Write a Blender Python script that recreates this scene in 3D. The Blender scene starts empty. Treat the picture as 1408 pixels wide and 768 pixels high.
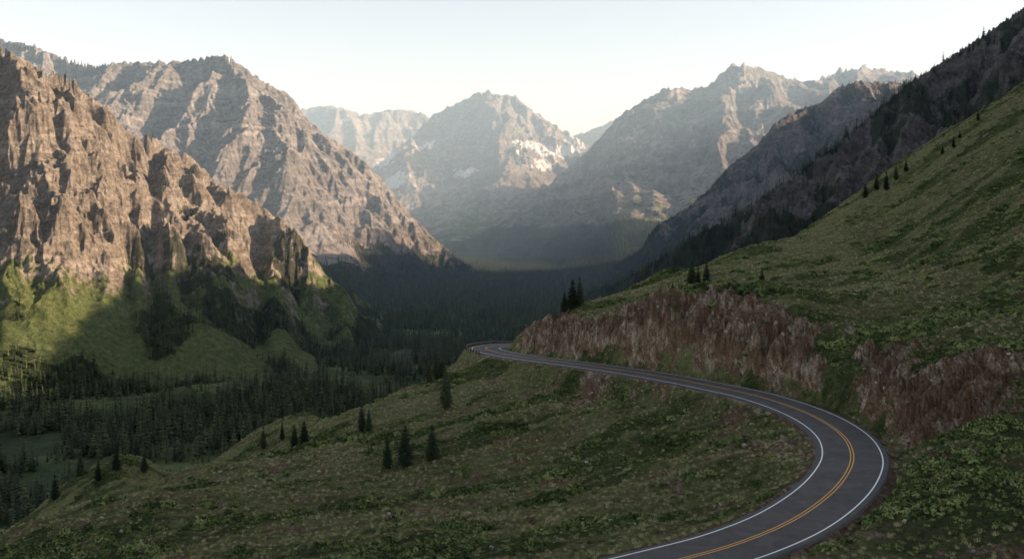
import bpy, math, numpy as np, time
from mathutils import Vector
T0=time.time()
F=1369.0; HZ=300.0; CAMZ=31.0
rng=np.random.default_rng(7)
scene=bpy.context.scene
def W(px,py,Y): return ((px-704)/F*Y, Y, CAMZ-(py-HZ)/F*Y)
# ------------------------------------------------------------------ noise
TA=rng.random((256,256)).astype(np.float32); TB=rng.random((256,256)).astype(np.float32)
def vnoise(x,y,o=0):
    xi=np.floor(x); yi=np.floor(y); fx=(x-xi).astype(np.float32); fy=(y-yi).astype(np.float32)
    xi=(xi.astype(np.int64)+o*37)&255; yi=(yi.astype(np.int64)+o*91)&255
    x1=(xi+1)&255; y1=(yi+1)&255
    sx=fx*fx*fx*(fx*(fx*6-15)+10); sy=fy*fy*fy*(fy*(fy*6-15)+10)
    a=TA[xi,yi];b=TA[x1,yi];c=TA[xi,y1];d=TA[x1,y1]
    return (a+(b-a)*sx)*(1-sy)+(c+(d-c)*sx)*sy
def fbm(x,y,octv=4,o=0,g=0.5):
    s=0;a=1;t=0
    for i in range(octv):
        s=s+a*(vnoise(x,y,o+i)*2-1); t+=a; a*=g
        x,y=(x*1.6-y*1.2)+17.3,(x*1.2+y*1.6)+5.1
    return s/t
def ridged(x,y,octv=4,o=0,g=0.5):
    s=0;a=1;t=0
    for i in range(octv):
        n=1-np.abs(vnoise(x,y,o+i)*2-1)*1.0; s=s+a*n*n; t+=a; a*=g
        x,y=(x*1.6-y*1.2)+17.3,(x*1.2+y*1.6)+5.1
    return s/t
def ero_oct(px,py,dx,dy,o):
    ix=np.floor(px); iy=np.floor(py); fx=(px-ix).astype(np.float32); fy=(py-iy).astype(np.float32)
    ix=ix.astype(np.int64)+o*53; iy=iy.astype(np.int64)+o*29
    va=0;gx=0;wt=0
    for i in (-1,0,1,2):
        for j in (-1,0,1,2):
            a=(ix+i)&255; b=(iy+j)&255
            qx=fx-i-TA[a,b]*0.6; qy=fy-j-TB[a,b]*0.6
            w=np.exp(-2*(qx*qx+qy*qy)); m=(qx*dx+qy*dy)*6.2832
            va=va+np.cos(m)*w; gx=gx-np.sin(m)*w; wt=wt+w
    return va/wt, gx/wt
def erosion(X,Y,gx,gy,L,octv=5,gain=0.45,o=0):
    """gully noise that runs down the local slope"""
    x=X/L;y=Y/L; H=0;a=1.0;f=1.0; ex=0;ey=0
    fade=np.clip(np.hypot(gx,gy)/0.3,0,1).astype(np.float32)
    for k in range(octv):
        tx=gx+ex; ty=gy+ey; m=np.sqrt(tx*tx+ty*ty)+1e-4
        s=np.clip(m/0.35,0.3,1.0)
        dx=-ty/m*s; dy=tx/m*s
        h,g=ero_oct(x*f,y*f,dx.astype(np.float32),dy.astype(np.float32),o+k)
        H=H+h*a; ex=ex+g*dx*a*f*0.55; ey=ey+g*dy*a*f*0.55
        a*=gain; f*=2
    return H*fade
# ------------------------------------------------------------------ helpers
def grid_mesh(name,X,Y,Z,mat,mask=None,smooth=True):
    ny,nx=X.shape
    me=bpy.data.meshes.new(name)
    co=np.empty((ny*nx,3),np.float32); co[:,0]=X.ravel();co[:,1]=Y.ravel();co[:,2]=Z.ravel()
    idx=np.arange(ny*nx,dtype=np.int32).reshape(ny,nx)
    q=np.stack([idx[:-1,:-1],idx[:-1,1:],idx[1:,1:],idx[1:,:-1]],-1).reshape(-1,4)
    me.vertices.add(len(co)); me.vertices.foreach_set('co',co.ravel())
    me.loops.add(q.size); me.loops.foreach_set('vertex_index',q.ravel())
    me.polygons.add(len(q)); me.polygons.foreach_set('loop_start',np.arange(0,q.size,4,dtype=np.int32))
    if smooth: me.polygons.foreach_set('use_smooth',np.ones(len(q),bool))
    me.update(calc_edges=True)
    if mask is not None:
        at=me.color_attributes.new('mask','FLOAT_COLOR','POINT')
        c=np.zeros((ny*nx,4),np.float32)
        for k,m in enumerate(mask): c[:,k]=np.clip(np.broadcast_to(m,X.shape),0,1).ravel()
        at.data.foreach_set('color',c.ravel())
    me.materials.append(mat)
    ob=bpy.data.objects.new(name,me); scene.collection.objects.link(ob); return ob
def mesh_from(name,V,Fc,mat,link=True,mi=None,mats=None):
    me=bpy.data.meshes.new(name); me.from_pydata([tuple(v) for v in V],[],Fc); 
    for m in (mats or [mat]): me.materials.append(m)
    if mi is not None: me.polygons.foreach_set('material_index',np.array(mi,np.int32))
    me.update()
    ob=bpy.data.objects.new(name,me)
    if link: scene.collection.objects.link(ob)
    return ob
class NT:
    def __init__(s,name):
        s.m=bpy.data.materials.new(name); s.m.use_nodes=True; s.t=s.m.node_tree; s.t.nodes.clear()
        s.out=s.t.nodes.new('ShaderNodeOutputMaterial')
    def n(s,ty,**kw):
        nd=s.t.nodes.new(ty)
        for k,v in kw.items(): setattr(nd,k,v)
        return nd
    def l(s,a,b): s.t.links.new(a,b)
    def val(s,x,sock):
        if isinstance(x,(int,float,tuple)): sock.default_value=x
        else: s.l(x,sock)
    def math(s,op,a,b=0.0,c=None,clamp=False):
        nd=s.n('ShaderNodeMath',operation=op,use_clamp=clamp); s.val(a,nd.inputs[0]); s.val(b,nd.inputs[1])
        if c is not None: s.val(c,nd.inputs[2])
        return nd.outputs[0]
    def pos(s,sc=(1,1,1)):
        g=s.n('ShaderNodeNewGeometry'); v=s.n('ShaderNodeVectorMath',operation='MULTIPLY'); s.l(g.outputs['Position'],v.inputs[0]); v.inputs[1].default_value=sc
        return v.outputs[0]
    def noise(s,sc,detail=6,rough=0.6,dist=0.0,vec=(1,1,1)):
        nd=s.n('ShaderNodeTexNoise'); s.l(s.pos(vec),nd.inputs['Vector']); nd.inputs['Scale'].default_value=sc
        nd.inputs['Detail'].default_value=detail; nd.inputs['Roughness'].default_value=rough; nd.inputs['Distortion'].default_value=dist
        return nd.outputs[0]
    def ramp(s,x,pts):
        nd=s.n('ShaderNodeValToRGB'); s.l(x,nd.inputs[0]); e=nd.color_ramp.elements
        while len(e)<len(pts): e.new(0.5)
        for k,(p,c) in enumerate(pts):
            e[k].position=p; e[k].color=(c if isinstance(c,tuple) else (c,c,c))+(1,)
        return nd.outputs[0]
    def mix(s,f,a,b,mode='MIX'):
        nd=s.n('ShaderNodeMix',data_type='RGBA',blend_type=mode); s.val(f,nd.inputs[0])
        for x,k in ((a,6),(b,7)):
            if isinstance(x,tuple): nd.inputs[k].default_value=x+(1,)
            else: s.l(x,nd.inputs[k])
        return nd.outputs[2]
    def step(s,x,lo,hi):
        nd=s.n('ShaderNodeMapRange',interpolation_type='SMOOTHSTEP'); s.l(x,nd.inputs[0]); nd.inputs[1].default_value=lo; nd.inputs[2].default_value=hi
        return nd.outputs[0]
    def bump(s,h,dist,strength=1.0,prev=None):
        nd=s.n('ShaderNodeBump'); s.l(h,nd.inputs['Height']); nd.inputs['Distance'].default_value=dist; nd.inputs['Strength'].default_value=strength
        if prev is not None: s.l(prev,nd.inputs['Normal'])
        return nd.outputs[0]
    def done(s,col,normal=None,rough=0.95,spec=0.15):
        b=s.n('ShaderNodeBsdfPrincipled'); s.val(col if not isinstance(col,tuple) else col+(1,),b.inputs['Base Color'])
        s.val(rough,b.inputs['Roughness']); b.inputs['Specular IOR Level'].default_value=spec
        if normal is not None: s.l(normal,b.inputs['Normal'])
        s.l(b.outputs[0],s.out.inputs['Surface']); return s.m
    def masks(s):
        a=s.n('ShaderNodeAttribute',attribute_name='mask'); c=s.n('ShaderNodeSeparateColor'); s.l(a.outputs['Color'],c.inputs[0])
        return c.outputs[0],c.outputs[1],c.outputs[2]
    def slope(s):
        g=s.n('ShaderNodeNewGeometry'); x=s.n('ShaderNodeSeparateXYZ'); s.l(g.outputs['Normal'],x.inputs[0]); return x.outputs[2]
def rock_mat(name,S,c1,c2,c3,bump=1.0,band=0.55):
    m=NT(name); gr,fo,sn=m.masks(); nz=m.slope()
    st=m.noise(1.0,8,0.65,0.4,vec=(0.16/S,0.16/S,1.7/S))
    col=m.ramp(st,[(0.30,c1),(0.43,c2),(0.50,c1),(0.58,c3),(0.72,c2)])
    pat=m.noise(1.3/S,7,0.7,0.5); col=m.mix(1-band,col,m.ramp(pat,[(0.35,c1),(0.5,c2),(0.65,c3)]))
    fine=m.noise(6.0/S,9,0.75,0.3)
    col=m.mix(0.9,col,m.ramp(fine,[(0.35,0.25),(0.5,0.88),(0.65,1.45)]),'MULTIPLY')
    tal=m.step(m.math('ADD',nz,m.math('MULTIPLY',m.math('SUBTRACT',fine,0.5),0.6)),0.74,0.88)
    col=m.mix(m.math('MULTIPLY',tal,0.65),col,tuple(x*1.15 for x in c3))
    n2=m.noise(2.2/S,9,0.7,0.6)
    gcol=m.ramp(m.noise(6.0/S,7,0.75),[(0.3,(0.045,0.070,0.022)),(0.5,(0.105,0.145,0.042)),(0.68,(0.21,0.23,0.085))])
    gf=m.step(m.math('ADD',m.math('ADD',gr,m.math('MULTIPLY',m.math('SUBTRACT',n2,0.5),2.2)),m.math('MULTIPLY',m.math('SUBTRACT',nz,0.78),1.6)),0.38,0.62)
    gf=m.math('MULTIPLY',gf,m.step(gr,0.02,0.15))
    col=m.mix(m.math('MULTIPLY',gf,0.92),col,gcol)
    ff=m.step(m.math('ADD',fo,m.math('MULTIPLY',m.math('SUBTRACT',n2,0.5),1.3)),0.42,0.55)
    ff=m.math('MULTIPLY',ff,m.step(fo,0.02,0.1))
    col=m.mix(m.math('MULTIPLY',ff,0.8),col,(0.024,0.036,0.018))
    sf=m.step(m.math('ADD',sn,m.math('MULTIPLY',m.math('SUBTRACT',n2,0.5),3.0)),0.52,0.60)
    sf=m.math('MULTIPLY',sf,m.step(sn,0.02,0.1))
    col=m.mix(sf,col,(0.74,0.77,0.82))
    b=m.bump(st,S*0.12*bump*band); b=m.bump(fine,S*0.18*bump,1.0,b); b=m.bump(m.noise(22.0/S,6,0.7),S*0.06*bump,1.0,b)
    return m.done(col,b)
# ------------------------------------------------------------------ mountains
FLOOR=-222.0
def ridge_h(X,Y,pts,p):
    h=np.full(X.shape,FLOOR-30,np.float64)
    for (a,b) in zip(pts[:-1],pts[1:]):
        ax,ay,az,aD=a; bx,by,bz,bD=b
        dx,dy=bx-ax,by-ay; L2=dx*dx+dy*dy
        t=np.clip(((X-ax)*dx+(Y-ay)*dy)/L2,0,1)
        d=np.hypot(X-ax-t*dx,Y-ay-t*dy); z=az+(bz-az)*t; D=aD+(bD-aD)*t
        q=np.clip(1-d/D,0,1)
        h=np.maximum(h,FLOOR-30+(z-FLOOR+30)*q**p)
    return h
def u_axis(u0,u1,n): return np.linspace(u0,u1,n)
def blur(A_,n,k=2):
    for _ in range(n):
        P_=np.pad(A_,k,mode='edge'); c=np.cumsum(P_,0); c=np.vstack([c[2*k:2*k+1],c[2*k+1:]-c[:-2*k-1]])/(2*k+1)
        c2=np.cumsum(c,1); A_=np.hstack([c2[:,2*k:2*k+1],c2[:,2*k+1:]-c2[:,:-2*k-1]])/(2*k+1)
    return A_
def gradw(Z,U,Y):
    u=U[0]; y=Y[:,0]
    du=np.gradient(Z,u,axis=1); dy=np.gradient(Z,y,axis=0)
    return du/Y, dy-U/Y*du
def sstep(x,a,b):
    t=np.clip((x-a)/(b-a),0,1); return t*t*(3-2*t)
def mountain(name,ridge,p,us,y0,y1,ny,mat,L,amp,warp,terr=(0,1),crag=0.0,maskf=None,sky=None,seed=0,world_pts=(),soft=None,Dk=1.0,shadow_spurs=()):
    pts=[W(a,b,c)+(d*Dk,) for a,b,c,d in ridge]+list(world_pts)
    u=us; y=np.geomspace(y0,y1,ny); U,Y=np.meshgrid(u,y); X=U*Y
    wx=fbm(X/(L*2.5),Y/(L*2.5),4,seed+3)*warp; wy=fbm(X/(L*2.5),Y/(L*2.5),4,seed+9)*warp
    h=ridge_h(X+wx,Y+wy,pts,p)
    for sp_ in shadow_spurs: h=np.maximum(h,ridge_h(X+wx,Y+wy,sp_,p))
    h=blur(h,2,2)
    gx,gy=gradw(blur(h,2,3),U,Y)
    ht=np.clip((h-FLOOR)/(L*0.8),0,1)
    if soft: ht=ht*(0.35+0.65*sstep(h+fbm(X/200,Y/200,3,seed+40)*60,soft[0],soft[1]))
    E=erosion(X,Y,gx,gy,L,6,0.5,seed)
    h=h+E*amp*ht
    h=h+(ridged(X/(L*0.55),Y/(L*0.55),6,seed+5,0.55)-0.5)*crag*ht
    s,k=terr
    if s>0:
        hw=h+fbm(X/(L*2),Y/(L*2),4,seed+6)*s*2.2
        tm=np.clip((h-FLOOR)/(L*2)-0.3,0,1)*np.clip(0.7+1.5*fbm(X/(L*1.5),Y/(L*1.5),3,seed+31),0,1.2)
        h=h-k*s/6.2832*np.sin(6.2832*hw/s)*tm-0.5*k*s*0.4/6.2832*np.sin(6.2832*hw/(s*0.4)+1)*tm
    sk=sky or [(a,b) for a,b,_,_ in ridge]
    sp=sorted(sk); sx=np.array([(a-704)/F for a,b in sp]); sy=np.array([(HZ-b)/F for a,b in sp])
    tgt=np.interp(u,sx,sy)
    step=(u[-1]-u[0])/(len(u)-1); kw=max(1,int(8/F/step)); ker=np.exp(-0.5*(np.arange(-3*kw,3*kw+1)/kw)**2); ker/=ker.sum()
    top=CAMZ+tgt[None,:]*Y
    w=np.clip((h-FLOOR)/(np.maximum(top-FLOOR,60)*0.5),0,1)
    for it in range(3):
        mx=((h-CAMZ)/Y).max(axis=0); dl=tgt-mx
        dl=np.convolve(np.pad(dl,3*kw,mode='edge'),ker,mode='valid')
        if shadow_spurs: dl=dl*(1-sstep(u,0.40,0.44))
        h=h+dl[None,:]*Y*w
    gx,gy=gradw(h,U,Y); slope=np.hypot(gx,gy)
    mask=maskf(X,Y,h,slope,U) if maskf else None
    ob=grid_mesh(name,X,Y,h,mat,mask)
    return dict(u=u,y=y,h=h,slope=slope,mask=mask,ob=ob)

warm=((0.19,0.160,0.133),(0.31,0.265,0.22),(0.45,0.39,0.33))
grey=((0.15,0.135,0.127),(0.24,0.216,0.20),(0.36,0.33,0.31))
dark=((0.10,0.088,0.082),(0.16,0.142,0.132),(0.25,0.225,0.21))
mA=rock_mat('rock_warm',60,*warm,bump=1.3,band=0.6); mB=rock_mat('rock_grey',140,*grey,band=0.8); mC=rock_mat('rock_far',300,*grey,bump=1.3,band=0.7); mE=rock_mat('rock_dark',80,*dark,band=0.3)

def maskA(X,Y,h,s,U):
    g=sstep(-h+fbm(X/300,Y/300,4,2)*110,-25,100)*1.0+0.12*sstep(-h,-200,0)
    f=sstep(-h+fbm(X/120,Y/120,5,12)*65,198,232)*0.95
    f=np.maximum(f,0.6*sstep(fbm(X/95,Y/95,5,22)+sstep(-h,0,200)*0.10,0.17,0.37)*sstep(-h,-150,0))
    return g,f,0*h
A=mountain('mountain',[(-420,-10,1900,760),(-200,30,1950,760),(0,65,2000,740),(30,80,2020,740),(60,100,2050,740),(95,106,2060,730),(120,130,2080,730),(150,150,2100,720),(180,188,2120,720),(215,191,2150,720),(235,208,2160,720),(265,216,2180,720),(300,255,2220,720),(330,265,2240,720),(360,285,2260,720),(385,300,2280,710),(410,320,2300,700),(430,350,2330,680),(450,380,2350,660),(480,401,2400,640),(520,425,2450,620),(600,457,2550,560),(660,480,2650,500)],
  1.25,u_axis(-0.78,0.02,1000),1050,2900,780,mA,290,58,70,(55,0.6),100,maskA,seed=1,soft=(-130,20),Dk=1.08)
def maskB(X,Y,h,s,U):
    g=sstep(-h+fbm(X/600,Y/600,4,2)*150,-60,200)*0.6
    f=sstep(-h+fbm(X/300,Y/300,4,12)*120,40,190)
    return g,f,0*h
B=mountain('mountain',[(-300,20,5200,1900),(-100,40,5200,1900),(0,55,5200,1900),(40,61,5150,1900),(100,85,5100,1900),(130,91,5050,1900),(160,86,5000,1900),(240,85,4950,1900),(280,80,4900,1900),(305,75,4880,1850),(330,88,4860,1850),(345,100,4850,1850),(365,114,4850,1800),(400,131,4830,1800),(415,155,4800,1750),(440,180,4800,1700),(480,205,4800,1650),(500,221,4800,1600),(530,252,4780,1550),(560,290,4700,1500),(600,330,4500,1400),(640,362,4100,1300),(680,385,3800,1200),(730,408,3500,1000),(770,425,3300,900)],
  1.2,u_axis(-0.62,0.08,780),2400,6200,620,mB,620,105,120,(110,0.85),100,maskB,seed=4,Dk=1.08)
def maskC(X,Y,h,s,U):
    sn=0*h
    for cx,cz,rx,rz in ((-1560,760,330,190),(440,800,460,130),(-1200,430,190,130),(330,600,200,80),(-1000,880,110,90),(750,950,180,70),(-500,500,160,90)):
        sn=np.maximum(sn,np.exp(-(((X-cx)/rx)**2+((h-cz)/rz)**2)))
    return 0.35*sstep(-h,-500,0),0.8*sstep(-h+fbm(X/500,Y/500,4,12)*200,-80,200),sn*0.85
C=mountain('mountain',[(480,270,11000,2500),(520,225,11500,2800),(565,190,11800,3000),(595,158,12000,3500),(620,146,12000,3500),(650,131,12000,3500),(665,125,12000,3500),(690,131,12000,3500),(705,130,12000,3500),(730,150,12000,3500),(760,170,12000,3400),(790,188,12100,3300),(830,215,12000,3000)],
  1.45,u_axis(-0.26,0.16,520),6500,13800,440,mC,1300,190,250,(240,0.7),300,maskC,seed=8,Dk=1.3)
C0=mountain('mountain',[(300,180,14500,3000),(380,160,14500,3000),(425,148,14500,3000),(455,145,14500,3000),(480,151,14500,3000),(500,158,14500,3000),(540,150,14500,3000),(575,153,14500,3000),(620,175,14500,3000),(700,185,14500,3000),(780,190,14500,3000),(815,178,14500,3000),(845,165,14500,3000),(900,150,14500,3000),(960,150,14500,3000)],
  1.2,u_axis(-0.34,0.22,460),11200,16000,220,mC,1300,130,250,(240,0.6),200,maskC,seed=11)
def maskD(X,Y,h,s,U): return 0.35*sstep(-h,-400,0),0.95*sstep(-h+fbm(X/500,Y/500,4,12)*200,-80,130),0*h
Dm=mountain('mountain',[(1600,150,9700,2500),(1350,120,9500,2500),(1255,100,9500,2500),(1230,98,9500,2500),(1190,92,9400,2500),(1150,98,9300,2500),(1130,108,9200,2500),(1110,112,9000,2500),(1085,108,8800,2600),(1065,100,8600,2600),(1040,92,8400,2600),(1010,88,8300,2600),(990,101,8250,2600),(975,119,8200,2600),(945,122,8200,2600),(915,121,8250,2600),(880,141,8300,2600),(850,160,8300,2500),(820,195,8100,2400),(770,240,7800,2300),(700,297,7100,2000),(620,343,6200,1500)],
  1.75,u_axis(-0.14,0.62,820),3800,11500,620,mC,1000,140,200,(190,0.75),170,maskD,seed=14,Dk=1.65)
def maskE(X,Y,h,s,U):
    f=sstep(-h+fbm(X/140,Y/140,4,12)*130,-90,90)+0.55*sstep(fbm(X/90,Y/90,4,22),-0.08,0.27)
    return 0.25*sstep(-h,-300,0)+0*h,f,0*h
E1=mountain('mountain',[(1700,60,4300,1300),(1400,105,4200,1300),(1250,112,4200,1300),(1215,114,4150,1300),(1180,111,4100,1300),(1150,121,4050,1300),(1130,141,4000,1300),(1100,150,3950,1300),(1070,165,3900,1250),(1040,200,3800,1250),(1000,230,3800,1200),(975,260,3750,1200),(940,289,3700,1150),(900,312,3600,1100),(880,344,3550,1050),(850,362,3500,1000),(810,388,3400,900)],
  1.15,u_axis(0.03,0.70,660),2150,5400,480,mE,420,60,90,(90,0.4),90,maskE,seed=17,shadow_spurs=[[(1850,4250,610,1300),(1780,3800,610,1200),(1640,3300,600,1150),(1500,2800,560,1100),(1420,2200,560,1000)]])  # hidden ridge added behind the skyline to shade the valley floor
E2pts=[(760,425,3100,600),(820,398,2950,700),(850,388,2880,750),(880,372,2800,800),(940,335,2650,850),(1000,300,2500,850),(1060,262,2400,850),(1100,235,2320,850),(1140,205,2250,850),(1180,172,2150,850),(1220,140,2050,900),(1250,113,2000,900),(1275,98,1950,900),(1300,82,1900,900),(1350,50,1850,950),(1408,10,1800,950)]
Ewp=[(1200,1350,475,1000),(1400,700,580,1100),(1480,0,660,1200),(1550,-1000,700,1200),(1550,-2500,700,1200)]  # out-of-view ridge continuation, heights shaped for the shadow it casts
E2=mountain('mountain',E2pts,1.15,np.r_[np.linspace(0.0,0.6,900),np.linspace(0.6,1.1,120)[1:]],700,3600,700,mE,230,46,50,(50,0.35),90,maskE,seed=20,sky=[(a,b) for a,b,_,_ in E2pts]+[(1500,-35),(1700,-70)],world_pts=Ewp)
gx_=np.linspace(150,3200,220); gy_=np.linspace(-3200,1500,320); Xw,Yw=np.meshgrid(gx_,gy_)
pe=[W(a,b,c)+(d,) for a,b,c,d in E2pts[-4:]]+Ewp
hw=ridge_h(Xw,Yw,pe,1.1); hw=hw+(ridged(Xw/200,Yw/200,5,3)-0.5)*90*np.clip((hw-FLOOR)/250,0,1)
hw=np.where((Xw<1.02*Yw),FLOOR-60,hw)
grid_mesh('mountain',Xw,Yw,hw,mE,maskE(Xw,Yw,hw,0,0))  # unseen wall right of and behind the camera, built to shade the foreground
tm_m=time.time()-T0
# ------------------------------------------------------------------ road centre line
rp=[(-34,68,0),(-14,76,0),(4,83.5,0)]
for a,b,z in [(940,768,0),(1020,745,0),(1090,715,0),(1140,680,0),(1165,650,0),(1172,625,0),(1160,600,0),(1130,578,0),(1090,560,0),(1040,544,0),(990,533,0),(930,521,-.3),(870,511,-.8),(800,501,-1.6),(740,493.5,-2.6),(705,488.5,-3.4),(682,484,-4),(669,480,-4.4),(670,476.8,-4.8),(688,474.6,-5.2),(715,473.5,-5.6)]:
    Yd=(CAMZ-z)*F/(b-HZ); rp.append(((a-704)/F*Yd,Yd,z))
rp+= [(9,298,-6.6),(15,313,-8),(22,335,-10),(40,370,-12)]
rp=np.array(rp)
def catmull(P,n=14):
    out=[]
    for i in range(1,len(P)-2):
        p0,p1,p2,p3=P[i-1],P[i],P[i+1],P[i+2]
        for t in np.linspace(0,1,n,endpoint=False):
            out.append(0.5*((2*p1)+(-p0+p2)*t+(2*p0-5*p1+4*p2-p3)*t*t+(-p0+3*p1-3*p2+p3)*t**3))
    return np.array(out)
rc=catmull(rp)
for _ in range(12): rc[1:-1]=0.25*rc[:-2]+0.5*rc[1:-1]+0.25*rc[2:]
seg=np.r_[0,np.cumsum(np.linalg.norm(np.diff(rc,axis=0),axis=1))]
sN=np.arange(0,seg[-1],0.8); rc=np.stack([np.interp(sN,seg,rc[:,k]) for k in range(3)],1)
tg=np.gradient(rc,axis=0); tg/=np.linalg.norm(tg,axis=1)[:,None]; nrm=np.stack([-tg[:,1],tg[:,0],0*tg[:,0]],1)
# ------------------------------------------------------------------ foreground terrain (thin-plate through survey points)
cp=[]
def c(px,py,Y): cp.append(W(px,py,Y))
def cz(px,py,z): Yd=(CAMZ-z)*F/(py-HZ); cp.append(((px-704)/F*Yd,Yd,z))
for a in [(1060,640,-1.6),(1000,600,-3.0),(950,560,-2.9),(950,620,-6),(950,700,-4.5),(900,768,-1),(850,560,-4.6),(850,620,-8),(850,700,-6),(750,520,-5),(750,560,-8),(750,620,-10),(750,700,-8),(640,490,-5.8),(600,518,-9),(600,560,-11),(600,620,-12),(600,700,-10),(600,768,-4),(450,602,-14),(450,650,-13),(450,768,-6),(540,547,-12),(440,588,-15),(300,640,-17),(300,700,-15),(300,768,-10),(140,697,-18),(140,768,-14),(0,738,-20),(0,768,-18)]: cz(*a)
for a in [(1100,400,232),(1000,431,199),(900,443,212),(850,452,223),(1080,435,189),(1140,462,178),(1200,440,192),(1165,505,165),(1385,472,150),(1300,492,149),(1250,528,145),(1245,600,133),(1330,600,122),(1400,600,117),(1400,700,97),(1300,768,88),(1180,768,88),
  (1300,350,250),(1400,250,275),(1400,330,225),(1400,420,175),(1200,320,310),(1100,360,290),(1000,397,260),(900,415,255),(820,430,255),(775,436,262),(742,456,264),
  (1408,140,470),(1340,170,450),(1290,200,440),(1240,235,420),(1180,270,400),(1120,310,370),(1060,345,345),(980,370,330),(900,390,305),(840,408,285),(795,425,273)]: c(*a)
cp+= [(-140,150,-44),(-95,100,-26),(-50,60,-12),(0,55,-3),(-35,275,-30),(-55,255,-36),(-75,225,-42),(-88,200,-42),(-105,180,-44),(-24,300,-26),(-8,318,-22),(45,335,-12),
 (-110,265,-76),(-85,285,-64),(-60,295,-52),(-150,300,-92),(-190,330,-108),(-130,220,-64),(-175,230,-82),
 (-72,342,-37.0),(-98,338,-50),(-45,345,-47),(-90,400,-78),(-157,400,-63),(-120,400,-84),(-200,400,-92),(-170,360,-88),(-190,470,-118),(-260,430,-125),(-150,600,-165),(-300,600,-190),(-100,850,-232),(-500,900,-240),(0,600,-140),(0,850,-225),(150,850,-215),(-300,350,-135),(-300,200,-105),(-450,500,-200),(-700,800,-245),(-900,950,-250),
 (275,540,75),(400,500,150),(400,300,125),(300,150,75),(200,100,35),(100,60,6),(500,800,120),(300,750,0),(150,600,-75),(250,560,55),(190,510,20),(120,450,-5),(80,400,-15),(60,365,-14),(600,100,200),(600,500,220),(700,900,150),(300,950,-120),(100,100,8.5),(900,900,180)]
for i in range(0,len(rc),14): cp.append(tuple(rc[i]))
cp=np.array(cp); P2=cp[:,:2]/100
def tk(r2): return 0.5*r2*np.log(r2+1e-9)
n=len(cp); K=tk(((P2[:,None]-P2[None])**2).sum(-1))+np.eye(n)*2e-4
Mx=np.zeros((n+3,n+3)); Mx[:n,:n]=K; Mx[:n,n]=1; Mx[:n,n+1:]=P2; Mx[n,:n]=1; Mx[n+1:,:n]=P2.T
sol=np.linalg.solve(Mx,np.r_[cp[:,2],0,0,0])
uf=np.r_[np.linspace(-1.1,-0.56,60,endpoint=False),np.linspace(-0.56,0.56,1250),np.linspace(0.56,1.1,60)[1:]]
yf=np.geomspace(48,960,900); U,Y=np.meshgrid(uf,yf); X=U*Y
def coarse(st=4):
    iu=np.unique(np.r_[np.arange(0,len(uf),st),len(uf)-1]); iy=np.unique(np.r_[np.arange(0,len(yf),st),len(yf)-1])
    Uc,Yc=np.meshgrid(uf[iu],yf[iy]); Xc=Uc*Yc
    Zc=sol[n]+sol[n+1]*Xc/100+sol[n+2]*Yc/100
    for k in range(n):
        r2=(Xc/100-P2[k,0])**2+(Yc/100-P2[k,1])**2; Zc=Zc+sol[k]*0.5*r2*np.log(r2+1e-9)
    ku=np.interp(np.arange(len(uf)),iu,np.arange(len(iu))); k0=np.minimum(ku.astype(int),len(iu)-2); fu=ku-k0
    Z1=Zc[:,k0]*(1-fu)+Zc[:,k0+1]*fu
    ky=np.interp(np.arange(len(yf)),iy,np.arange(len(iy))); k0=np.minimum(ky.astype(int),len(iy)-2); fy=(ky-k0)[:,None]
    return Z1[k0]*(1-fy)+Z1[k0+1]*fy
Z=blur(coarse(),2,2)
RD=np.full(X.shape,60.0); RZ=np.zeros(X.shape)
bx=(Y>60)&(Y<370)&(X>-60)&(X<130)
xx=X[bx];yy=Y[bx]; rs=rc[::3]; bd=np.full(xx.shape,1e9); bz=np.zeros(xx.shape)
for s in range(len(rs)-1):
    a=rs[s];b=rs[s+1]; dx,dy=b[0]-a[0],b[1]-a[1]; t=np.clip(((xx-a[0])*dx+(yy-a[1])*dy)/(dx*dx+dy*dy),0,1)
    d=(xx-a[0]-t*dx)**2+(yy-a[1]-t*dy)**2; m=d<bd; bd=np.where(m,d,bd); bz=np.where(m,a[2]+(b[2]-a[2])*t,bz)
RD[bx]=np.minimum(np.sqrt(bd),60); RZ[bx]=bz
gx,gy=gradw(Z,U,Y); sl0=np.hypot(gx,gy)
far=np.clip(RD/20,0,1)
amp=0.25+0.75*far
Z0=Z.copy()
Z+=fbm(X/38,Y/38,4,3)*1.8*far + fbm(X/13,Y/8,4,8)*0.9*amp + fbm(X/3,Y/2.2,3,5)*0.34*amp
Z+=sstep(Y,380,700)*fbm(X/90,Y/90,4,33)*14
def blob(cx,cy,rx,ry): return np.exp(-(((X-cx)/rx)**2+((Y-cy)/ry)**2))
def wb(px,py,Yd,rx,ry): x,y,_=W(px,py,Yd); return blob(x,y,rx,ry)
uphill=sstep(Z0-RZ,0.2,1.0)
edge=fbm(X/7,Y/7,5,90,0.6)
bank=sstep(sl0+edge*0.22,0.33,0.46)*uphill*sstep(-RD+edge*9,-27,-20)*sstep(RD+edge*2,5.6,8.0)
bank=np.maximum(bank,0.95*sstep(wb(1290,530,143,12,9)+edge*0.3,0.32,0.52)*uphill*sstep(RD,7,9))
gap=np.maximum.reduce([wb(1150,490,175,4.2,7),wb(1160,520,163,4,6.5),wb(1150,545,157,3.5,5)])
bank=bank*(1-sstep(gap+edge*0.3,0.34,0.60))
gx,gy=gradw(Z0,U,Y)
Eb=erosion(X,Y,gx,gy,6.0,5,0.6,2)
Z+=bank*(Eb*1.7+(ridged(X/3.2,Y/3.2,5,8,0.6)-0.5)*2.0)
Z+=erosion(X,Y,gx,gy,26.0,4,0.5,6)*1.0*far*(1-bank)
hb=sstep(RD,5.2,9.0)
Z=np.where(RD<59,(RZ-0.22-0.25*sstep(RD,4.8,6.0))*(1-hb)+Z*hb,Z)
gx,gy=gradw(Z,U,Y); sl=np.hypot(gx,gy)
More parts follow.
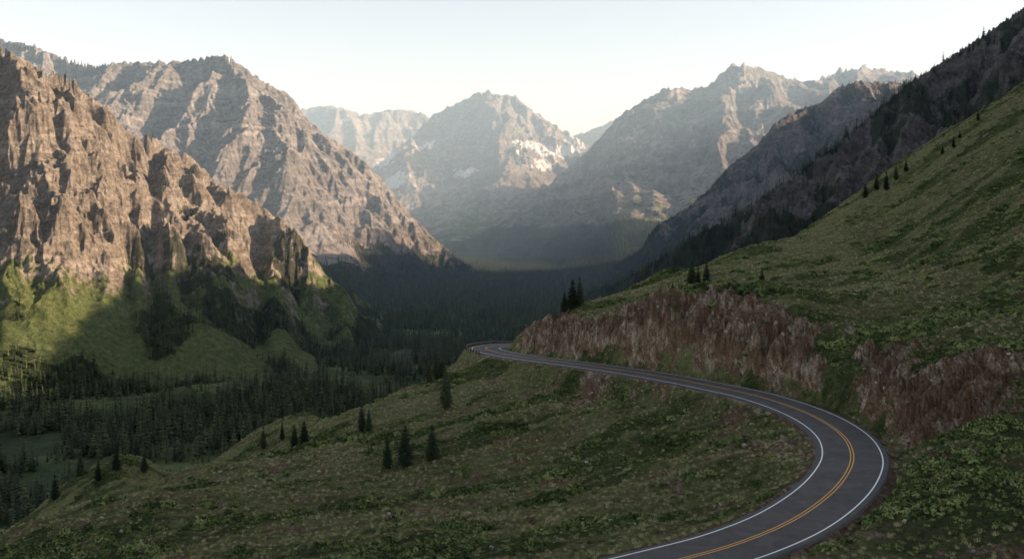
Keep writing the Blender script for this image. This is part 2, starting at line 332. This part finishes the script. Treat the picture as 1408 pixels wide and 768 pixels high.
def streakf(x,y): return fbm((x+0.35*y)/26,(y-0.35*x)/8,5,63,0.6)
STK=streakf(X,Y)
dirt=np.maximum.reduce([0.76*wb(1060,610,143,8,10),0.72*wb(1010,575,165,9,8),0.72*wb(930,548,188,9,5),0.70*wb(820,540,205,12,8),0.52*wb(600,680,140,20,12),0.52*wb(150,740,140,20,12),0.50*wb(720,600,180,12,10),0.48*wb(1250,390,215,20,10),0.38-0.5*sstep(STK,0.0,0.25),sstep(-RD,-6.2,-5.2)*0.6])
dirt=np.where(Y>300,0.25,dirt)
lush=np.maximum.reduce([wb(1190,490,168,8,18),wb(1350,430,180,26,16),wb(1330,680,102,14,20),wb(850,545,192,4,8),wb(900,600,165,12,6)*.8,wb(1400,560,122,10,12),gap*0.7,0.9*sstep(STK,0.07,0.30)])
mask=(np.maximum(bank,dirt),lush,bank)
m=NT('hillside_ground'); mr,mg,mb=m.masks()
n1=m.noise(0.06,8,0.65,0.8); n2=m.noise(0.55,9,0.75,0.3); n3=m.noise(3.0,6,0.75); n4=m.noise(0.15,8,0.7,1.0)
col=m.ramp(n2,[(0.32,(0.036,0.050,0.016)),(0.43,(0.115,0.135,0.042)),(0.53,(0.215,0.22,0.082)),(0.65,(0.40,0.375,0.20))])
col=m.mix(m.step(n1,0.40,0.60),col,m.mix(0.5,col,(0.33,0.31,0.14)))
col=m.mix(m.math('MULTIPLY',m.step(n4,0.50,0.60),0.45),col,(0.16,0.115,0.075))
col=m.mix(m.math('MULTIPLY',mg,0.85),col,m.ramp(n3,[(0.3,(0.020,0.038,0.010)),(0.6,(0.062,0.098,0.024)),(0.8,(0.12,0.165,0.046))]))
col=m.mix(0.8,col,m.ramp(n3,[(0.3,0.3),(0.5,0.9),(0.7,1.6)]),'MULTIPLY')
dn=m.noise(1.1,10,0.78,0.8,vec=(1.0,0.22,0.3)); dl=m.noise(0.16,7,0.7,0.8)
dcol=m.ramp(dn,[(0.34,(0.06,0.036,0.020)),(0.43,(0.20,0.125,0.072)),(0.50,(0.34,0.235,0.150)),(0.57,(0.54,0.43,0.315)),(0.68,(0.74,0.65,0.53))])
dcol=m.mix(m.step(dl,0.46,0.56),m.mix(0.7,dcol,(0.175,0.098,0.052)),dcol)
dcol=m.mix(0.85,dcol,m.ramp(n3,[(0.32,0.25),(0.5,0.95),(0.68,1.6)]),'MULTIPLY')
df=m.step(m.math('ADD',mr,m.math('MULTIPLY',m.math('SUBTRACT',n4,0.5),1.7)),0.42,0.54); df=m.math('MULTIPLY',df,m.step(mr,0.05,0.2))
col=m.mix(df,col,dcol)
bb=m.bump(n2,0.7); bb=m.bump(m.mix(mb,n2,dn),1.1,1.0,bb); bb=m.bump(n3,0.3,1.0,bb)
mG=m.done(col,bb)
grid_mesh('hillside',X,Y,Z,mG,mask)
FG=dict(u=uf,y=yf,h=Z,slope=sl,rd=RD,mask=mask)
tm_f=time.time()-T0
def sample(P,key,x,y):
    A_=P[key] if not isinstance(key,tuple) else P['mask'][key[1]]
    u=x/y; i=np.clip(np.interp(u,P['u'],np.arange(len(P['u']))),0,len(P['u'])-1.001); j=np.clip(np.interp(y,P['y'],np.arange(len(P['y']))),0,len(P['y'])-1.001)
    i0=i.astype(int);j0=j.astype(int);fi=i-i0;fj=j-j0
    return (A_[j0,i0]*(1-fi)+A_[j0,i0+1]*fi)*(1-fj)+(A_[j0+1,i0]*(1-fi)+A_[j0+1,i0+1]*fi)*fj
# ------------------------------------------------------------------ valley ground sheet
t=np.linspace(-1,1,420); ax=np.sinh(t*6)/np.sinh(6)*32000; Xg,Yg=np.meshgrid(ax,ax+1800)
def vfloor(x,y): return FLOOR+fbm(x/260,y/260,4,40)*9+fbm(x/60,y/60,3,44)*1.5
Zg=vfloor(Xg,Yg)
Zg=np.where(np.hypot(Xg,Yg-150)<700,FLOOR-20,Zg)
meadow=sstep(-Yg,-2900,-2300)*sstep(Yg,300,800)
m=NT('valley_floor'); mr,mg,mb=m.masks(); n1=m.noise(0.006,8,0.65,0.5); n2=m.noise(0.05,6,0.7)
col=m.ramp(n1,[(0.38,(0.028,0.043,0.020)),(0.50,(0.050,0.070,0.030)),(0.58,(0.11,0.135,0.052)),(0.7,(0.14,0.155,0.068))])
col=m.mix(mr,(0.020,0.031,0.019),col)  # beyond the meadow: forest tone, with shade put into the colour
col=m.mix(0.5,col,m.ramp(n2,[(0.3,0.5),(0.7,1.3)]),'MULTIPLY')
mV=m.done(col,m.bump(n2,6.0))
grid_mesh('ground',Xg,Yg,Zg,mV,(meadow,0*Xg,0*Xg))
# ------------------------------------------------------------------ road
m=NT('asphalt'); a1=m.noise(0.35,6,0.65,1.0); a2=m.noise(14,4,0.7)
col=m.ramp(a1,[(0.3,(0.058,0.054,0.052)),(0.7,(0.102,0.095,0.090))]); col=m.mix(0.5,col,m.ramp(a2,[(0.3,0.7),(0.7,1.25)]),'MULTIPLY')
mAs=m.done(col,m.bump(a2,0.01),0.85,0.2)
def paint(name,c1):
    m=NT(name); w=m.noise(3.0,6,0.75); col=m.mix(m.step(w,0.58,0.72),c1,(0.12,0.12,0.12)); return m.done(col,None,0.6,0.3)
mW=paint('white_paint',(0.78,0.78,0.75)); mYl=paint('yellow_paint',(0.72,0.36,0.05))
def strip(name,offs,zs,mat):
    V=[];Fq=[]; k=len(offs)
    for i in range(len(rc)):
        for o,z in zip(offs,zs): V.append(rc[i]+nrm[i]*o+np.array([0,0,z]))
    for i in range(len(rc)-1):
        for j in range(k-1): Fq.append((i*k+j,i*k+j+1,(i+1)*k+j+1,(i+1)*k+j)[::-1])
    return mesh_from(name,V,Fq,mat)
road=strip('road',[-4.75,-4.4,-2,0,2,4.4,4.75],[-0.4,0.0,0.03,0.05,0.03,0.0,-0.4],mAs)
def zc(o): return np.interp(abs(o),[0,2,4.4],[0.05,0.03,0.0])+0.012
for nme,o,w_,mt in [('edge_line_outer',3.72,0.17,mW),('edge_line_inner',-3.72,0.17,mW),('centre_line_a',0.19,0.13,mYl),('centre_line_b',-0.19,0.13,mYl)]:
    s_=strip(nme,[o-w_/2,o+w_/2],[zc(o-w_/2),zc(o+w_/2)],mt); s_.parent=road
# ------------------------------------------------------------------ guard rail round the far bend
m=NT('galvanised_steel'); mSt=m.done(m.ramp(m.noise(4,4),[(0.3,(0.10,0.09,0.085)),(0.7,(0.2,0.19,0.18))]),None,0.6,0.4)
m=NT('weathered_wood'); mWd=m.done(m.ramp(m.noise(6,4),[(0.3,(0.05,0.035,0.025)),(0.7,(0.11,0.085,0.06))]))
V=[];Fq=[];MI=[]
sel=[i for i in range(len(rc)) if rc[i,1]>258 and rc[i,0]<9 and rc[i,1]<300]
side=5.3
prof=[(0,0.45),(0.05,0.50),(0.0,0.58),(0.05,0.66),(0.0,0.74)]
k=len(prof); mid_=sel[len(sel)//2]; test=rc[mid_]+nrm[mid_]*5
sg=1 if test[0]<rc[mid_][0] else -1
for q,i in enumerate(sel):
    for o,z in prof: V.append(rc[i]+nrm[i]*sg*(side+o)+np.array([0,0,z]))
for q in range(len(sel)-1):
    for j in range(k-1): Fq.append((q*k+j,q*k+j+1,(q+1)*k+j+1,(q+1)*k+j)); MI.append(0)
for q in range(0,len(sel),3):
    i=sel[q]; b0=len(V); ce=rc[i]+nrm[i]*sg*(side+0.15)
    for z in (-0.8,0.8):
        for sx,sy in ((-1,-1),(1,-1),(1,1),(-1,1)): V.append(ce+tg[i]*0.1*sx+nrm[i]*0.09*sy+np.array([0,0,z]))
    for f in ((0,1,5,4),(1,2,6,5),(2,3,7,6),(3,0,4,7),(4,5,6,7)): Fq.append(tuple(b0+t_ for t_ in f)); MI.append(1)
mesh_from('guardrail',V,Fq,None,mi=MI,mats=[mSt,mWd])
# ------------------------------------------------------------------ vegetation prototypes
def leaf_mat(name,c1,c2,c3,rw=0.3):
    m=NT(name); oi=m.n('ShaderNodeObjectInfo'); n_=m.noise(0.9,3,0.7); big=m.noise(0.03,3,0.6)
    f=m.math('ADD',m.math('MULTIPLY',n_,0.4),m.math('ADD',m.math('MULTIPLY',oi.outputs['Random'],rw),m.math('MULTIPLY',big,0.35)))
    return m.done(m.ramp(f,[(0.32,c1),(0.54,c2),(0.74,c3)]),None,0.8,0.15)
mPine=leaf_mat('conifer_needles',(0.014,0.023,0.013),(0.034,0.050,0.025),(0.085,0.100,0.046),0.36)
mShr=leaf_mat('shrub_leaves',(0.024,0.040,0.012),(0.085,0.118,0.033),(0.22,0.245,0.09),0.42)
mTuf=leaf_mat('grass_blades',(0.12,0.125,0.042),(0.26,0.25,0.10),(0.46,0.42,0.23),0.42)
m=NT('bark'); mBark=m.done(m.ramp(m.noise(8,4),[(0.3,(0.03,0.022,0.016)),(0.7,(0.08,0.06,0.045))]))
m=NT('stone'); mStone=m.done(m.ramp(m.noise(1.5,6),[(0.3,(0.17,0.125,0.095)),(0.7,(0.46,0.39,0.32))]),m.bump(m.noise(6,5),0.05))
def conifer(name,detail,seed,width=0.2,link=False):
    r=np.random.default_rng(seed); V=[];Fc=[];MI=[]
    ns=6; bend=(r.random(2)-0.5)*0.03
    def ctr(z): return np.array([bend[0]*math.sin(z*3),bend[1]*math.sin(z*2.3),z])
    for k_ in range(5):
        z=k_/4*0.98; rr=0.017*(1-z)+0.001
        for a in range(ns): V.append(ctr(z)+np.array([rr*math.cos(a*6.283/ns),rr*math.sin(a*6.283/ns),-0.03 if k_==0 else 0]))
    for k_ in range(4):
        for a in range(ns): Fc.append((k_*ns+a,k_*ns+(a+1)%ns,(k_+1)*ns+(a+1)%ns,(k_+1)*ns+a)); MI.append(1)
    tiers=30 if detail else 10
    for t_ in range(tiers):
        f=(t_+r.random()*0.7)/tiers; z=0.07+0.92*f
        L0=width*((1-f)**0.75)*(0.75+0.5*r.random())*(0.55+0.45*min(1,f*6))+0.010
        nb=(11 if f<0.7 else 7) if detail else (7 if f<0.7 else 5)
        ph=r.random()*6.28
        for b in range(nb):
            if r.random()<(0.16 if detail else 0.08): continue
            az=ph+6.283*b/nb+r.normal()*0.25; L=L0*(0.6+0.6*r.random()); dr=-L*(0.35+0.35*r.random())*(1-f*0.9)+ (0.02 if f>0.85 else 0)
            d=np.array([math.cos(az),math.sin(az),0]); s_=np.array([-d[1],d[0],0]); o=ctr(z)
            if detail:
                for q in range(6):
                    g=(q+0.5+r.random()*0.4)/6; pc=o+d*L*g+np.array([0,0,dr*g*g])
                    for sd in (-1,1):
                        wl=L*0.42*(1.15-g)*(0.7+0.6*r.random())+0.007
                        tip=pc+s_*sd*wl+d*wl*0.7+np.array([0,0,-wl*0.35*r.random()])
                        b0=len(V); V+= [pc-d*0.010+np.array([0,0,0.006]),pc+d*0.018,tip,pc-np.array([0,0,0.012+0.012*r.random()])]; Fc+= [(b0,b0+1,b0+2),(b0,b0+2,b0+3)]; MI+=[0,0]
            else:
                wl=L*0.42; b0=len(V); mid=o+d*L*0.55+np.array([0,0,dr*0.3])
                V+= [o+np.array([0,0,0.03]),mid+s_*wl-np.array([0,0,0.015]),o+d*L+np.array([0,0,dr]),mid-s_*wl-np.array([0,0,0.015])]
                Fc+= [(b0,b0+1,b0+2),(b0,b0+2,b0+3)]; MI+=[0,0]
    return mesh_from(name,V,Fc,None,link=link,mi=MI,mats=[mPine,mBark])
def proto_coll(name,obs):
    c_=bpy.data.collections.new(name)
    for o in obs: c_.objects.link(o)
    return c_
forestC=proto_coll('conifer_kinds',[conifer('conifer_kind',False,s,w) for s,w in ((1,0.15),(2,0.19),(3,0.13),(4,0.17),(5,0.22))])
detC=proto_coll('pine_kinds',[conifer('pine_kind',True,s,w) for s,w in ((11,0.19),(12,0.25),(13,0.22),(14,0.28),(15,0.17))])
def shrub(name,seed,mat,nl,flat,ls,blade=False):
    r=np.random.default_rng(seed); V=[];Fc=[]
    for i in range(nl):
        if blade:
            a=r.random()*6.28; rr=r.random()**0.5*0.7; o=np.array([rr*math.cos(a),rr*math.sin(a),-0.1]); t_=o+np.array([r.normal()*0.28,r.normal()*0.28,0.55+0.6*r.random()]); s_=np.array([math.cos(a+1.5),math.sin(a+1.5),0])*0.07
            b0=len(V); V+=[o-s_,o+s_,t_]; Fc.append((b0,b0+1,b0+2)); continue
        v=r.normal(size=3); v/=np.linalg.norm(v); v[2]=abs(v[2]); rad=(0.65+0.4*r.random()); c_=v*rad*np.array([1,1,flat])
        c_[:2]+= 0.2*np.sin(v[:2]*5+seed)
        a_=r.normal(size=3); a_/=np.linalg.norm(a_); b_=np.cross(a_,v)+r.normal(size=3)*0.3; b_/=np.linalg.norm(b_)
        b0=len(V); V+=[c_+a_*ls,c_+b_*ls*0.7,c_-a_*ls,c_-b_*ls*0.7]; Fc.append((b0,b0+1,b0+2,b0+3))
    return mesh_from(name,V,Fc,mat,link=False)
shrC=proto_coll('shrub_kinds',[shrub('shrub_kind',s,mShr,80,0.7,0.24) for s in (1,2,3)])
tufC=proto_coll('grass_kinds',[shrub('grass_kind',s,mTuf,30,0.7,0.2,True) for s in (5,6,7)])
def rock(name,seed):
    import bmesh
    r=np.random.default_rng(seed); bm=bmesh.new(); bmesh.ops.create_icosphere(bm,subdivisions=2,radius=1)
    dirs=r.normal(size=(9,3)); dirs/=np.linalg.norm(dirs,axis=1)[:,None]; lim=0.55+0.3*r.random(9)
    for v in bm.verts:
        p=np.array(v.co)
        for d,l_ in zip(dirs,lim):
            e=p@d-l_
            if e>0: p=p-d*e
        v.co=p*np.array([1,0.8,0.65])
    me=bpy.data.meshes.new(name); bm.to_mesh(me); bm.free(); me.materials.append(mStone); return bpy.data.objects.new(name,me)
rockC=proto_coll('stone_kinds',[rock('stone_kind',s) for s in (1,2,3,4)])
def scatter(name,pts,scl,coll,tilt=0.05,seed=0):
    r=np.random.default_rng(seed); n_=len(pts); me=bpy.data.meshes.new(name); me.vertices.add(n_); me.vertices.foreach_set('co',np.asarray(pts,np.float32).ravel())
    a=me.attributes.new('rot','FLOAT_VECTOR','POINT'); rt=np.stack([r.normal(size=n_)*tilt,r.normal(size=n_)*tilt,r.random(n_)*6.283],1).astype(np.float32); a.data.foreach_set('vector',rt.ravel())
    a=me.attributes.new('scl','FLOAT_VECTOR','POINT'); s3=np.stack([scl*(0.85+0.3*r.random(n_)),scl*(0.85+0.3*r.random(n_)),scl],1).astype(np.float32); a.data.foreach_set('vector',s3.ravel())
    ob=bpy.data.objects.new(name,me); scene.collection.objects.link(ob)
    g=bpy.data.node_groups.new(name+'_gn','GeometryNodeTree'); g.interface.new_socket('Geometry',in_out='INPUT',socket_type='NodeSocketGeometry'); g.interface.new_socket('Geometry',in_out='OUTPUT',socket_type='NodeSocketGeometry')
    N=g.nodes; L=g.links; gi=N.new('NodeGroupInput'); go=N.new('NodeGroupOutput'); ci=N.new('GeometryNodeCollectionInfo'); ci.inputs['Collection'].default_value=coll; ci.inputs['Separate Children'].default_value=True; ci.inputs['Reset Children'].default_value=True
    ip=N.new('GeometryNodeInstanceOnPoints'); ip.inputs['Pick Instance'].default_value=True
    a1=N.new('GeometryNodeInputNamedAttribute'); a1.data_type='FLOAT_VECTOR'; a1.inputs['Name'].default_value='rot'
    a2=N.new('GeometryNodeInputNamedAttribute'); a2.data_type='FLOAT_VECTOR'; a2.inputs['Name'].default_value='scl'
    L.new(gi.outputs[0],ip.inputs['Points']); L.new(ci.outputs[0],ip.inputs['Instance']); L.new(a1.outputs[0],ip.inputs['Rotation']); L.new(a2.outputs[0],ip.inputs['Scale']); L.new(ip.outputs[0],go.inputs[0])
    md=ob.modifiers.new('scatter','NODES'); md.node_group=g; return ob
def rand_uy(n_,u0,u1,y0,y1):
    y=np.sqrt(rng.random(n_)*(y1*y1-y0*y0)+y0*y0); u=u0+(u1-u0)*rng.random(n_); return u*y,y
x,y=rand_uy(330000,-0.6,0.62,80,470)
z=sample(FG,'h',x,y); rd=sample(FG,'rd',x,y); bk=sample(FG,('m',2),x,y); mr_=sample(FG,('m',0),x,y); mg_=sample(FG,('m',1),x,y)
pat=fbm(x/8,y/4,4,60,0.6); R=rng.random(len(x))
ok=(rd>6.0)&(R<np.clip(0.03+0.75*sstep(pat*0.7+mg_*0.9,0.1,0.75),0,1)*np.where(bk>0.45,0.07,1)*np.where(y>300,0.5,1))
big=rng.random(ok.sum())**3
s=(0.18+0.85*big*sstep(pat[ok],-0.2,0.4))*(1+0.5*sstep(mg_[ok],0.3,0.9)); s=np.minimum(s,np.clip((rd[ok]-5)*0.4,0.2,3)); scatter('shrubs',np.stack([x[ok],y[ok],z[ok]-0.05],1),s,shrC,0.1,1)
R=rng.random(len(x)); ok2=(~ok)&(rd>5.1)&(R<np.where(bk>0.5,0.05,np.clip(0.55-0.5*mg_-0.3*pat,0.05,0.9))*np.where(y>300,0.4,0.75))
s=0.18+0.30*rng.random(ok2.sum()); scatter('grass',np.stack([x[ok2],y[ok2],z[ok2]-0.02],1),s,tufC,0.1,2)
R=rng.random(len(x)); ok3=(rd>5.5)&(R<np.where(mr_>0.45,0.07,0.006))&(y<260)
s=0.06+0.55*rng.random(ok3.sum())**5; scatter('stones',np.stack([x[ok3],y[ok3],z[ok3]],1),s,rockC,0.6,3)
# forest on valley floor and slopes
pts=[];scs=[]
def add(P,n_,u0,u1,y0,y1,fn,smin,smax):
    x,y=rand_uy(n_,u0,u1,y0,y1); h=sample(P,'h',x,y) if P is not None else vfloor(x,y)
    pr=fn(x,y,h); k=rng.random(len(x))<pr
    pts.append(np.stack([x[k],y[k],h[k]-0.5],1)); scs.append(smin+(smax-smin)*rng.random(k.sum())**1.3)
add(None,42000,-0.62,0.12,780,2700,lambda x,y,h:(sample(A,'h',x,y)<FLOOR+4)*np.clip(0.5+2.6*fbm(x/110,y/110,4,70),0.03,1),11,32)
add(A,64000,-0.62,0.0,1100,2600,lambda x,y,h:(h>FLOOR)*np.clip(sample(A,('m',1),x,y)*1.0-0.12,0,1)*(sample(A,'slope',x,y)<1.3),9,24)
add(FG,9000,-0.62,0.12,440,950,lambda x,y,h:(h>FLOOR)*(h<-70)*sstep(-h+fbm(x/60,y/60,4,73)*90,95,170),12,22)
add(E2,66000,0.0,0.6,900,3100,lambda x,y,h:(h>FLOOR)*np.clip(sample(E2,('m',1),x,y)*1.1-0.1,0,1)*(sample(E2,'slope',x,y)<1.6),10,23)
add(None,24000,-0.2,0.25,2700,6200,lambda x,y,h:0*x+0.9,18,28)
add(B,30000,-0.3,0.08,2600,4600,lambda x,y,h:(h>FLOOR)*np.clip(sample(B,('m',1),x,y)*1.2-0.2,0,1),14,24)
add(E1,20000,0.03,0.4,2800,4300,lambda x,y,h:(h>FLOOR)*np.clip(sample(E1,('m',1),x,y)*1.1-0.1,0,1),12,22)
add(Dm,22000,-0.1,0.2,3900,6500,lambda x,y,h:(h>FLOOR)*np.clip(sample(Dm,('m',1),x,y)*1.2-0.2,0,1),18,28)
u=np.linspace(0.12,0.56,520)+rng.normal(size=520)*0.002; jj=((E2['h']-CAMZ)/E2['y'][:,None]).argmax(axis=0); yy=np.interp(u,E2['u'],E2['y'][jj])-6
k=rng.random(520)<0.35+0.9*vnoise(u*60,u*0)-0.25; x=u[k]*yy[k]; pts.append(np.stack([x,yy[k],sample(E2,'h',x,yy[k])-0.5],1)); scs.append(9+17*rng.random(k.sum())**1.5)
pts=np.concatenate(pts); scs=np.concatenate(scs); scatter('forest',pts,scs,forestC,0.02,5)
# individual pines on the near hillside
proj=HZ-(FG['h']-CAMZ)/FG['y'][:,None]*F
def ground_at(px,py,ymin=80):
    u=(px-704)/F; i=int(np.argmin(abs(FG['u']-u))); col=proj[:,i]; j0=int(np.searchsorted(FG['y'],ymin))
    hit=[j for j in range(j0,len(col)) if col[j]<=py]
    j=hit[0] if hit else j0+int(np.argmin(col[j0:]))
    if FG['y'][j]>520: j=int(np.searchsorted(FG['y'],200))+int(np.argmin(col[int(np.searchsorted(FG['y'],200)):int(np.searchsorted(FG['y'],320))]))
    Yv=FG['y'][j]; return u*Yv,Yv,FG['h'][j,i]
kinds=list(detC.objects)
for q,(px,py,hp,ym) in enumerate([(533,646,46,80),(557,641,56,80),(594,633,50,80),(497,594,40,80),(507,594,30,80),(613,562,58,80),(405,615,30,80),(418,611,34,80),(362,617,32,80),(590,526,36,80),(600,522,38,80),(608,519,30,80),(952,413,40,230),(960,412,30,230),(971,418,36,230),(1048,406,30,230),(776,430,28,230),(787,426,42,230),(797,420,40,230),(925,431,15,230),(1311,205,16,300),(1296,212,12,300),(1320,190,10,300),(1219,262,26,300),(1232,248,20,300),(388,607,24,260),(437,598,20,260),(446,596,24,260),(455,592,20,260),(110,655,34,320),(135,662,30,320),(160,650,30,320),(198,652,26,320),(75,690,36,300),(1345,168,14,330),(1205,262,24,330),(1190,272,20,330),(1246,236,16,330)]):
    gx0,gy0,gz0=ground_at(px,py,ym)
    o=bpy.data.objects.new('pine_tree',kinds[(q*3)%5].data); scene.collection.objects.link(o)
    H_=hp/F*gy0; o.location=(gx0,gy0,gz0-0.05); o.scale=(H_*1.0,H_*1.0,H_); o.rotation_euler=(0,0,q*1.7)
# ------------------------------------------------------------------ haze
m=bpy.data.materials.new('haze'); m.use_nodes=True; t=m.node_tree; t.nodes.clear(); o=t.nodes.new('ShaderNodeOutputMaterial'); v=t.nodes.new('ShaderNodeVolumeScatter')
v.inputs['Color'].default_value=(0.50,0.74,1.0,1); v.inputs['Density'].default_value=1/14500; v.inputs['Anisotropy'].default_value=0.0
t.links.new(v.outputs[0],o.inputs['Volume'])
x0,x1,y0,y1,z0,z1=-12000,12000,1400,17000,-300,1720
V=[(x0,y0,z0),(x1,y0,z0),(x1,y1,z0),(x0,y1,z0),(x0,y0,z1),(x1,y0,z1),(x1,y1,z1),(x0,y1,z1)]
hz=mesh_from('haze',V,[(0,3,2,1),(4,5,6,7),(0,1,5,4),(1,2,6,5),(2,3,7,6),(3,0,4,7)],m)
# ------------------------------------------------------------------ light, sky, camera
EL=math.radians(17.5); AZ=math.radians(-1)
w=bpy.data.worlds.new('World'); scene.world=w; w.use_nodes=True; nt=w.node_tree; bg=nt.nodes['Background']; sk=nt.nodes.new('ShaderNodeTexSky'); sk.sky_type='NISHITA'; sk.sun_disc=False
sk.sun_elevation=EL; sk.sun_rotation=math.pi/2-AZ; sk.dust_density=3.0; sk.air_density=1.0; sk.altitude=1500
hs=nt.nodes.new('ShaderNodeHueSaturation'); hs.inputs['Saturation'].default_value=0.5; nt.links.new(sk.outputs[0],hs.inputs['Color'])
nt.links.new(hs.outputs[0],bg.inputs[0]); bg.inputs[1].default_value=0.24
sd=Vector((math.cos(EL)*math.cos(AZ),math.cos(EL)*math.sin(AZ),math.sin(EL)))
L=bpy.data.lights.new('sun','SUN'); L.energy=14.5; L.angle=math.radians(0.5); L.color=(1.0,0.79,0.58); lo=bpy.data.objects.new('sun',L); scene.collection.objects.link(lo); lo.rotation_euler=sd.to_track_quat('Z','Y').to_euler()
cam=bpy.data.cameras.new('camera'); cam.lens=F/1408*36; cam.sensor_width=36; cam.shift_y=-84/1408; cam.clip_start=1; cam.clip_end=60000
co=bpy.data.objects.new('camera',cam); co.location=(0,0,CAMZ); co.rotation_euler=(math.pi/2,0,0); scene.collection.objects.link(co); scene.camera=co
scene.view_settings.view_transform='Standard'; scene.view_settings.look='None'; scene.view_settings.exposure=0
print('TIMES',tm_m,tm_f,time.time()-T0)
